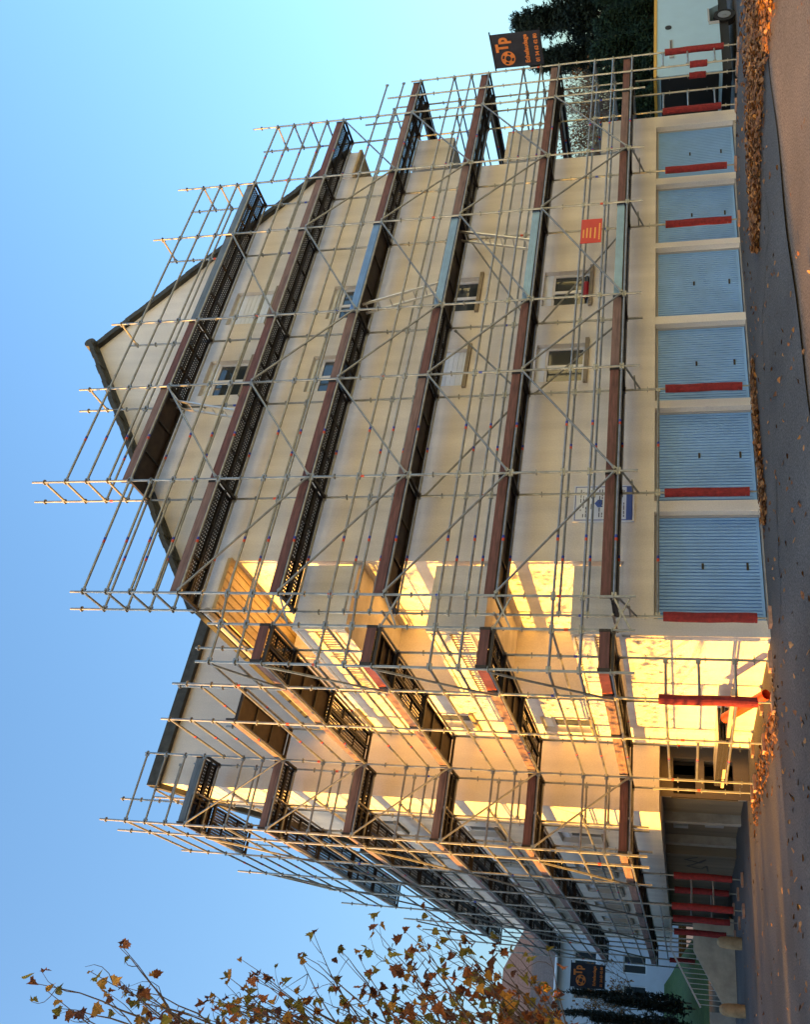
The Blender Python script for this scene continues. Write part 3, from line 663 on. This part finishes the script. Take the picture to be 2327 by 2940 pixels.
# wheelie bins between the scaffold end and the garages
for x,y,h,l in ((15.75,2.2,1.0,'dark grey wheeled bin beside the right end of the garages'),(16.6,3.1,1.1,'dark blue wheeled bin behind the right end of the scaffold')):
    g0=gz(x)+.01; b=thing('wheeled_bin',l,'bin',(x,y,g0),'bins at the right end of the garages'); m_=mat('bin_plastic_%d'%int(x),(.02,.023,.03) if x<16 else (.02,.035,.07),.5)
    q=MB(); t,u=.24,.29; q.add([(x-t,y-t,g0+.06),(x+t,y-t,g0+.06),(x+t,y+t,g0+.06),(x-t,y+t,g0+.06),(x-u,y-u,g0+h),(x+u,y-u,g0+h),(x+u,y+u,g0+h),(x-u,y+u,g0+h)],[(3,2,1,0),(4,5,6,7),(0,1,5,4),(1,2,6,5),(2,3,7,6),(3,0,4,7)]); q.build('body',m_,b)
    q=MB(); q.box(x-.32,y-.32,g0+h+.002,x+.32,y+.32,g0+h+.06); q.build('lid',m_,b)
    for s_ in (-1,1): q=MB(); q.tube((x+s_*.25,y+.2,g0+.1),(x+s_*.2,y+.2,g0+.1),.1,14); q.build('wheel',RUB,b)
# stair wall with railing, stone bollards
st=thing('entrance_stair','low concrete stair wall with a sloping grey handrail at the far left','stair',(-3.6,17,.12))
q=MB(); q.prism([(-2.3,17,-.1),(-4.72,17,-.1),(-4.72,17,.50),(-3.24,17,1.38),(-2.3,17,1.38)],(0,.22,0)); q.build('cheek_wall',mat('stair_concrete',(.42,.38,.30),.9,noise=.25,nscale=2.2,bump=.3),st)
for i in range(6): q=MB(); q.box(-4.7+i*.27,17.22,-.1,-4.43+i*.27 if i<5 else -2.3,18.5,.28+i*.2); q.build('step',CONC,st)
RG=mat('stair_railing',(.42,.44,.44),.5,.3)
q=MB(); q.bar((-4.74,17.05,1.20),(-3.26,17.05,2.06),.05,.05); q.bar((-3.26,17.05,2.06),(-2.35,17.05,2.06),.05,.05); hr=q.build('handrail',RG,st)
for i in range(18):
    x=-4.66+i*.132; zt=2.05 if x>-3.26 else 2.06-(-3.26-x)*.582; zb=1.37 if x>-3.24 else 1.38-(-3.24-x)*.595
    q=MB(); q.box(x-.009,17.04,zb,x+.009,17.06,zt-.02); q.build('baluster',RG,hr)
STO=mat('bollard_stone',(.34,.26,.15),.9,noise=.3,nscale=5,bump=.4,bscale=20)
for (x,y),l in (((-3.40,13.34),'squat stone bollard before the foot of the red-sleeved standards'),((-4.96,13.24),'squat stone bollard at the outer end of the stair wall')):
    q=MB(); n=14; prof=[(.15,0),(.16,.2),(.15,.45),(.13,.58),(.08,.66),(.0,.68)]
    vs=[(x+r*math.cos(2*math.pi*k/n),y+r*math.sin(2*math.pi*k/n),.12+h) for r,h in prof for k in range(n)]
    q.add(vs,[(i*n+k,i*n+(k+1)%n,(i+1)*n+(k+1)%n,(i+1)*n+k) for i in range(len(prof)-1) for k in range(n)]); tag(q.build('stone_bollard',STO,None,True),l,'bollard','stone bollards by the stair')
# ================================================================ behind: lawn, house, lamp, shrubs
GRS=mat('lawn_grass',(.035,.075,.012),.9,noise=.4,nscale=3,bump=.8,bscale=40,col2=(.075,.12,.02))
sheet('lawn',[-40,-20,-12,-8,-6,-4.75,-2.0],[18.6,22,26,32,40,48,60],lambda x,y:.9+max(0,(y-18.6))*.072+.04*math.sin(x*2+y),GRS)
sheet('footpath',[-9,-7.5,-5.4],[19.5,22,25,27],lambda x,y:.9+(y-18.6)*.072+.07,asphalt('path_asphalt',(.11,.11,.11),.2))
q=MB(); q.box(-40,18.4,-.2,-4.75,18.6,.9); tag(q.build('lawn_edge',CONC),kind='structure')
H=thing('white_house','pale white rendered house with brown hipped roof beyond the lawn','building',(-6,48,2.8))
HW=mat('house_white',(.56,.60,.66),.85,noise=.06,nscale=1.5,bump=.2,bscale=30); HR=mat('house_roof',(.16,.115,.095),.85,noise=.3,nscale=9)
hw=[(-7.2,7.0,-6.0,8.4),(-3.2,6.9,-2.2,8.3),(-1.6,6.9,-.6,8.3),(-3.2,3.9,-2.2,5.3),(-1.6,3.9,-.6,5.3),(1,6.9,2,8.3)]
q=MB(); wall(q,(-16,2.0,4,9.3),hw,lambda s,z,d:(s,46+d,z),.15); q.poly([(4,46,2),(4,56,2),(4,56,9.3),(4,46,9.3)]); q.build('wall',HW,H)
for a,b,c,d in hw:
    q=MB()
    for s0,s1,z0,z1 in ((a,a+.07,b,d),(c-.07,c,b,d),(a+.07,c-.07,b,b+.07),(a+.07,c-.07,d-.07,d),((a+c)/2-.04,(a+c)/2+.04,b+.07,d-.07)): q.box(s0,46.08,z0,s1,46.14,z1)
    wo=q.build('window',WHITE,H); q=MB(); q.box(a+.07,46.10,b+.07,c-.07,46.12,d-.07); q.build('pane',GLASS,wo)
q=MB(); ez=9.3
A=[(-16.5,45.5,ez),(4.6,45.5,ez),(4.6,56.5,ez),(-16.5,56.5,ez)]; Rg=[(-10,51,13.6),(-1.6,51,13.6)]
q.add(A+Rg,[(0,1,5,4),(1,2,5),(2,3,4,5),(3,0,4),(3,2,1,0)]); q.build('roof',HR,H)
q=MB(); q.tube((-16.5,45.42,ez),(4.6,45.42,ez),.09,8); q.build('gutter',WHITE,H)
GP=mat('green_post',(.02,.07,.05),.5)
lp=thing('lamp_post','slim green lamp post with white lantern on the lawn','street lamp',(-4.62,30,1.6))
q=MB(); q.tube((-4.62,30,1.5),(-4.62,30,6.0),.05,8,r2=.035); q.build('pole',GP,lp)
q=MB(); q.tube((-4.62,30,6.0),(-4.62,30,6.5),.10,10,r2=.2); q.tube((-4.62,30,6.502),(-4.62,30,6.6),.22,10,r2=.05); q.build('lantern',WHITE,lp)
# ---------------------------------------------------------------- foliage helpers
def rvec(r): 
    while True:
        v=Vector((r.uniform(-1,1),r.uniform(-1,1),r.uniform(-1,1)))
        if .05<v.length<1: return v
def tuft_crown(mb,r,pts,size,n,flat=.5,long=1.0):
    for c,rad in pts:
        for _ in range(n):
            p=Vector(c)+Vector((rvec(r).x*rad[0],rvec(r).y*rad[1],rvec(r).z*rad[2]))
            d=rvec(r).normalized(); d.z+=.4; d.normalize(); s=d.orthogonal().normalized()*size*r.uniform(.25,.5); L=size*r.uniform(.6,1.4)*long
            mb.add([p-s,p+s,p+d*L],[(0,1,2)])
CON=mat('conifer_needles',(.012,.024,.012),.9,island=1,trans=.15); CON2=mat('hedge_green',(.018,.04,.014),.9,island=1,trans=.15); BARK=mat('bark',(.10,.075,.055),.95,noise=.4,nscale=7,bump=.5,bscale=25); TWIG=mat('pale_twig',(.17,.13,.10),.9)
def conifer(x,y,h,rad,seed,label,name='conifer_tree',m=CON,size=.17,dens=560,grp='dark conifers on the right'):
    r=random.Random(seed); g0=gz(x) if y<18 else .9+(y-18.6)*.072
    t=thing(name,label,'tree' if h>2.5 else 'shrub',(x,y,g0),grp)
    q=MB(); q.tube((x,y,g0-.1),(x+.1,y,g0+h*.93),.16*rad/2,8,r2=.02); tk=q
    pts=[]; n=int(h*5)
    for i in range(n):
        f=i/n; R=rad*(1-f)**.65*r.uniform(.65,1.15)
        for k in range(3):
            a=r.uniform(0,6.28); d=Vector((math.cos(a),math.sin(a),0)); c=Vector((x,y,g0+.4+f*(h-.4)))+d*R*r.uniform(.45,.9)+Vector((0,0,.2)); pts.append((c,(rad*.26,rad*.26,h/n*2.2)))
            if k==0: tk.tube(Vector((x,y,c.z-.4)),c,.03,5,r2=.012)
    tk.build('trunk',BARK,t); c=MB(); tuft_crown(c,r,pts,size,int(dens*15/ max(8,n)*.9),long=1.3); c.build('crown',m,t)
def con_at(px,py,Y,rad,seed,label,*a):
    c=onp(px,py,1,Y); conifer(c.x,Y,c.z-gz(c.x),rad,seed,label,*a)
con_at(1490,70,9,1.9,1,'tallest dark conifer with ragged top beside the upper right banner')
con_at(1545,175,10,1.5,2,'dark conifer with drooping branches just behind the banner')
con_at(1480,-60,9,2.6,3,'dark conifer partly cut by the right picture edge')
for i,(px_,py_,h) in enumerate(((1790,300,4.3),(1745,225,5.2),(1725,150,5.6),(1735,70,5.4),(1725,-20,5.6))):
    con_at(px_,py_,6.4+.3*(i%2),1.25,20+i,['leftmost clipped dark green cypress behind the bins','second cypress of the hedge, behind the camper tail','tall dark cypress behind the middle of the camper','dark cypress behind the camper wheel','last cypress of the hedge at the picture edge'][i],'hedge_cypress',CON2,.12,700,'cypress hedge behind the camper')
def twig_tree(x,y,h,seed,label,m,leafm=None,n0=9,lean=.0):
    r=random.Random(seed); g0=gz(x) if y<18 else 1.6; t=thing('bare_tree',label,'tree',(x,y,g0),'bare trees in the background'); q=MB(); lv=MB()
    def br(p,d,L,rad,dep):
        e=p+d*L; q.tube(p,e,rad,5,r2=rad*.65,cap=False)
        if leafm and dep<=1 and r.random()<.5:
            for _ in range(3): c=e+rvec(r)*.25; s=rvec(r)*.09; u=rvec(r)*.09; lv.add([c-s,c+u,c+s,c-u],[(0,1,2,3)])
        if dep==0: return
        for _ in range(3 if dep>1 else 4):
            dd=(d+rvec(r)*.75+Vector((0,0,.12))).normalized(); br(p+d*L*r.uniform(.55,1),dd,L*r.uniform(.6,.85),rad*.62,dep-1)
    for i in range(n0): 
        a=r.uniform(0,6.28); br(Vector((x,y,g0+h*.12)),Vector((math.cos(a)*.5,math.sin(a)*.5,1)).normalized(),h*.24,.05,4)
    q.tube((x,y,g0-.1),(x,y,g0+h*.16),.1,8,r2=.07); q.build('trunk',m,t)
    if leafm and lv.f: lv.build('leaves',leafm,t)
DRYL=mat('dry_leaf_brown',(.22,.10,.03),.8,island=1,trans=.3)
for px_,py_,Y_,sd_,lb in ((1545,300,12,5,'pale bare twiggy tree behind the right balconies'),(1590,390,13,6,'bushy bare tree with a few brown leaves beyond the right wall end'),(1570,220,14,9,'bare tree between the dark conifers and the scaffold end')):
    c=onp(px_,py_,1,Y_); twig_tree(c.x,Y_,c.z*1.3,sd_,lb,TWIG,DRYL,6)
twig_tree(-4.2,40,7.5,8,'bare twiggy tree in front of the white house',TWIG,DRYL,6)
SHR=mat('dark_shrub_leaf',(.010,.017,.011),.8,island=1)
for i,(px_,py_,yy,h,rad) in enumerate(((1655,2848,26,0,.30),(1720,2925,22,0,.30),(1625,2905,28,0,.30),(1770,2875,24,0,.24))):
    c=onp(px_,py_,1,yy); h=c.z-(.9+(yy-18.6)*.072); conifer(c.x,yy,h,rad,40+i,['columnar dark evergreen nearest the far banner','slender dark evergreen right of the lamp post','tall dark evergreen at the left picture edge','shortest dark evergreen before the white house wall'][i],'columnar_shrub',SHR,.13,26,'dark evergreens on the lawn')
# ================================================================ the plane tree at the left edge
r=random.Random(11)
def leaf_mesh(seed):
    rr=random.Random(seed); half=[(0,-.02),(.16,.02),(.40,.0),(.40,.16),(.52,.34),(.38,.38),(.30,.50),(.34,.62),(.17,.66),(0,.95)]
    pts=[(a*rr.uniform(.85,1.1),b) for a,b in half]; pts=pts+[(-a*rr.uniform(.85,1.1),b) for a,b in reversed(half[1:-1])]
    q=MB(); cu=rr.uniform(-1.5,1.5); cv=rr.uniform(-1.4,.8)
    f=lambda a,b:(a,b,cu*a*a*1.6+cv*b*b*.5+.06*math.sin(9*a+5*b))
    n=len(pts); q.add([f(0,.35)]+[f(*p) for p in pts],[(0,1+i,1+(i+1)%n) for i in range(n)]); return q
LC=[mat('plane_leaf_brown',(.26,.09,.025),.7,noise=.35,nscale=3,trans=.35,island=2),mat('plane_leaf_olive',(.21,.18,.03),.7,noise=.3,nscale=3,trans=.4,island=2),mat('plane_leaf_gold',(.48,.25,.04),.7,noise=.3,nscale=3,trans=.4,island=2),mat('plane_leaf_dark',(.10,.035,.015),.7,noise=.3,nscale=3,trans=.3,island=2)]
LM=[[leaf_mesh(i*7+j).mesh('leaf',LC[j]) for i in range(3)] for j in range(4)]
T=thing('plane_tree','autumn plane tree with sparse brown and olive leaves reaching in at the left edge','tree',(-9.2,.6,.12))
tr=MB(); foot=Vector((-9.2,.6,0)); trunk=[foot,Vector((-9.1,.6,2.0)),Vector((-8.9,.5,4.0)),Vector((-8.8,.3,6.2)),Vector((-8.5,.2,8.6))]
for i in range(4): tr.tube(trunk[i],trunk[i+1],.22-.045*i,10,r2=.175-.045*i,cap=False)
def curve(p,q,rad,seg=6,sag=.25,r2=.004):
    p=Vector(p); q=Vector(q); b=(p+q)/2+Vector((r.uniform(-.2,.2),r.uniform(-.2,.2),-sag*(q-p).length)); prev=p; out=[p]
    for i in range(1,seg+1):
        t=i/seg; e=p*(1-t)**2+b*2*t*(1-t)+q*t*t+rvec(r)*.025*(q-p).length*(0 if i==seg else .5)
        tr.tube(prev,e,rad+(r2-rad)*(i-1)/seg,5,r2=rad+(r2-rad)*i/seg,cap=False); prev=e; out.append(e)
    return out
leaves=[]
def put_leaf(p,size): 
    j=r.choices((0,1,2,3),(.34,.34,.18,.14))[0]; leaves.append((p,size,j))
def zone(n,x0,x1,y0,y1,nl,limb_z,sz=(.085,.155),d=(11.2,14.2),pw=1.0):
    for _ in range(n):
        t=r.random()**pw; py=y0+(y1-y0)*t; px=r.uniform(x0,x1); dist=r.uniform(*d); e=at(px,py,dist)
        base=at(min(px+r.uniform(150,420),1650),2990+r.uniform(0,120),dist+r.uniform(-.6,.6))
        c=curve(base,e,.014,7,.08,.003)
        for k in range(2):
            i=r.randint(3,6); e2=c[i]+Vector((r.uniform(-.3,.35),r.uniform(-.3,.3),r.uniform(.05,.5)))*.8; c2=curve(c[i],e2,.005,4,.05,.002)
            if r.random()<.8: put_leaf(e2,r.uniform(*sz))
        for _k in range(nl):
            i=r.randint(2,len(c)-1); put_leaf(c[i]+rvec(r)*.12,r.uniform(*sz))
        put_leaf(e,r.uniform(*sz)*.8)
        bl=trunk[min(4,max(1,int(base.z/2.1)))]; 
        if r.random()<.5: curve(bl,base,.03,5,.04,.014)
zone(9,200,430,2690,2935,3,8,(.075,.14)); zone(7,480,780,2700,2935,2,7,(.075,.14)); zone(9,780,980,2650,2935,3,6,(.075,.14)); zone(10,150,1000,2840,2950,4,7,(.075,.14))
zone(4,20,200,2790,2940,3,9); zone(14,560,1000,2780,2940,4,6); zone(13,960,1280,2610,2900,4,5); zone(28,1050,1580,2690,2940,7,4); zone(9,1250,1560,2790,2940,8,4,(.10,.17)); zone(3,1150,1300,2560,2760,4,5)
leaves.sort(key=lambda a:-a[1]/(a[0]-CP).length)
for i,(p,s,j) in enumerate(leaves[:290]):
    o=bpy.data.objects.new('leaf',LM[j][i%3]); COL.objects.link(o); o.parent=T; o.location=p-Vector(T.location); o.scale=(s,s,s); o.rotation_euler=(r.uniform(-1.9,-.2),r.uniform(-1,1),r.uniform(0,6.28))
# the rest of the crown, outside the picture to the left: this is what dapples the wall
fo=MB(); shapes=[leaf_mesh(90+i) for i in range(4)]
def bulk(p,s):
    R=Matrix.Rotation(r.uniform(0,6.28),3,'Z')@Matrix.Rotation(r.uniform(-1.9,0),3,'X')@Matrix.Rotation(r.uniform(-1,1),3,'Y'); b=shapes[r.randint(0,3)]; fo.m=r.randint(0,3)
    fo.add([p+R@(Vector(v)*s) for v in b.v],b.f)
for p,s,j in leaves[290:]: bulk(p,s)
for i in range(300):
    z=r.uniform(2.6,11); c=Vector((-9.6+r.uniform(-4.0,1.4),.8+r.uniform(-2.6,5.2),z))
    if i<46: curve(trunk[min(4,max(1,int(z/2.3)))],c,.035,5,.1,.008)
    for _ in range(7): bulk(c+rvec(r)*.55,r.uniform(.10,.17))
tag(fo.build('foliage',LC,T),kind='stuff')
tr.build('trunk',BARK,T)
# ================================================================ fallen leaves (nobody could count them)
fl=MB(); sm=[leaf_mesh(200+i) for i in range(3)]
LG=[mat('fallen_leaf_tan',(.30,.15,.055),.8,noise=.3,nscale=6,island=1),mat('fallen_leaf_brown',(.17,.07,.025),.8,noise=.3,nscale=6,island=1),mat('fallen_leaf_orange',(.42,.17,.03),.8,island=1)]
def fallen(x,y,s,h=.0):
    R=Matrix.Rotation(r.uniform(0,6.28),3,'Z')@Matrix.Rotation(r.uniform(-.5,.5),3,'X')@Matrix.Rotation(r.uniform(-.5,.5),3,'Y'); b=sm[r.randint(0,2)]; fl.m=r.choices((0,1,2),(.42,.5,.08))[0]
    p=Vector((x,y,gz(x,y)+(GT if y>-3.7 and x>-9 and y<1.1 else .014)+.012+h)); fl.add([p+R@(Vector((v[0],v[1]-.4,v[2]*.5))*s) for v in b.v],b.f)
DR=[(-60,2146,2232),(0,2150,2226),(200,2155,2205),(400,2160,2193),(600,2171,2191),(720,2178,2187)]
def strip(y):
    for (y0,a0,b0),(y1,a1,b1) in zip(DR,DR[1:]):
        if y0<=y<=y1: t=(y-y0)/(y1-y0); return a0+(a1-a0)*t,b0+(b1-b0)*t
for _ in range(7500):                                # drift along the gutter on the right
    y=-60+780*r.random()**1.35; a,b=strip(y); p=ground_hit((a+b)/2+(b-a)*.5*max(-1.25,min(1.25,r.gauss(0,.52))),y); fallen(p.x,p.y,r.uniform(.06,.13),r.random()*.10)
for _ in range(1500): fallen(r.uniform(1.7,5.3),.50+r.gauss(0,.15)-.1,r.uniform(.06,.12),r.random()*.06)
for _ in range(600): fallen(-1.5+r.gauss(0,.25),r.uniform(.8,7),r.uniform(.06,.11),r.random()*.02)
for _ in range(420): fallen(r.uniform(-7,16),r.uniform(-3.6,.9),r.uniform(.06,.12))
for _ in range(45): fallen(r.uniform(-7,12),r.uniform(-7,-3.6),r.uniform(.05,.09))
for _ in range(240): fallen(r.uniform(-6,-1.0),r.uniform(-6,13),r.uniform(.06,.11))
tag(fl.build('fallen_leaves',LG),'brown fallen plane leaves scattered over the asphalt and heaped along the gutter','fallen leaves',kind='stuff')
# ================================================================ unseen houses added to the left to shape the low sun's shade edges
def block(x0,y0,x1,y1,h,label):
    b=thing('shade_house',label,'building',((x0+x1)/2,(y0+y1)/2,.12),'added unseen houses that block the low sun'); q=MB(); q.box(x0,y0,-.2,x1,y1,h); q.build('wall',FAC,b)
    q=MB(); q.prism([(x0-.4,y0-.3,h+.002),(x1+.4,y0-.3,h+.002),((x0+x1)/2,y0-.3,h+2)],(0,y1-y0+.6,0)); q.build('roof',TILE,b)
    n=int((y1-y0)/2.4)
    for i in range(n):
        for z in range(1,int(h/2.8)):
            y=y0+1+i*2.4; q=MB(); q.box(x1-.0,y,z*2.8,x1+.03,y+1.1,z*2.8+1.2); q.build('window',GLASS,b)
block(-40,-3.0,-30,1.68,14.0,'tall narrow beige house added out of view to the left as a sun blocker'); block(-27,9.0,-15,48,13,'long beige apartment house added out of view at far left as a sun blocker')

# unseen houses added behind the camera; their sunlit fronts bounce light onto the gable
def bounce_house(cx,cy,ang,wd,h,label):
    b=thing('bounce_house',label,'building',(cx,cy,gz(cx,cy)),'added bounce houses behind the viewer'); ca,sa=math.cos(ang),math.sin(ang)
    P=lambda s,z,d:(cx+s*ca-d*sa*-1,cy+s*sa-d*ca,z)
    hs=[(-wd/2+1.2+i*3,1+2.8*k,-wd/2+2.4+i*3,2.3+2.8*k) for i in range(int(wd/3)) for k in range(int(h/2.8))]
    q=MB(); wall(q,(-wd/2,-.4,wd/2,h),hs,P,.2); q.poly([P(-wd/2,-.4,0),P(-wd/2,h,0),P(-wd/2,h,9),P(-wd/2,-.4,9)]); q.poly([P(wd/2,-.4,0),P(wd/2,h,0),P(wd/2,h,9),P(wd/2,-.4,9)]); q.build('wall',mat('bounce_render',(.54,.78,.90),.9,noise=.05),b)  # wall tint chosen to cool the light bounced onto the gable
    for a_,z0,b_,z1 in hs: q=MB(); q.poly([P(a_,z0,.15),P(b_,z0,.15),P(b_,z1,.15),P(a_,z1,.15)]); q.build('window',GLASS,b)
    q=MB(); q.poly([P(-wd/2-.4,h-.1,-.5),P(wd/2+.4,h-.1,-.5),P(wd/2+.4,h+3,4.5),P(-wd/2-.4,h+3,4.5)]); q.poly([P(-wd/2-.4,h-.1,9.5),P(wd/2+.4,h-.1,9.5),P(wd/2+.4,h+3,4.5),P(-wd/2-.4,h+3,4.5)]); q.build('roof',TILE,b)
bounce_house(16,-21,math.radians(34),34,15,'pale blue apartment house added behind the viewer on the right to bounce sunlight')
bounce_house(-6,-31,math.radians(20),18,12.5,'pale blue apartment house added behind the viewer to bounce sunlight')

hg=thing('shade_hedge','low clipped hedge added out of view to the left to shade the ground','hedge',(-27,4.5,.12))  # added unseen hedge, keeps the low sun off the left ground
q=MB(); rh=random.Random(77); tuft_crown(q,rh,[((-27+rh.uniform(-.3,.3),rh.uniform(1.2,8.6),rh.uniform(.3,2.05)),(.5,.6,.4)) for _ in range(150)],.2,130); q.build('foliage',CON2,hg)
q=MB()
for i in range(9): q.tube((-27,1.2+i*.9,.05),(-27,1.25+i*.9,1.6),.04,6)
q.build('stem',BARK,hg)
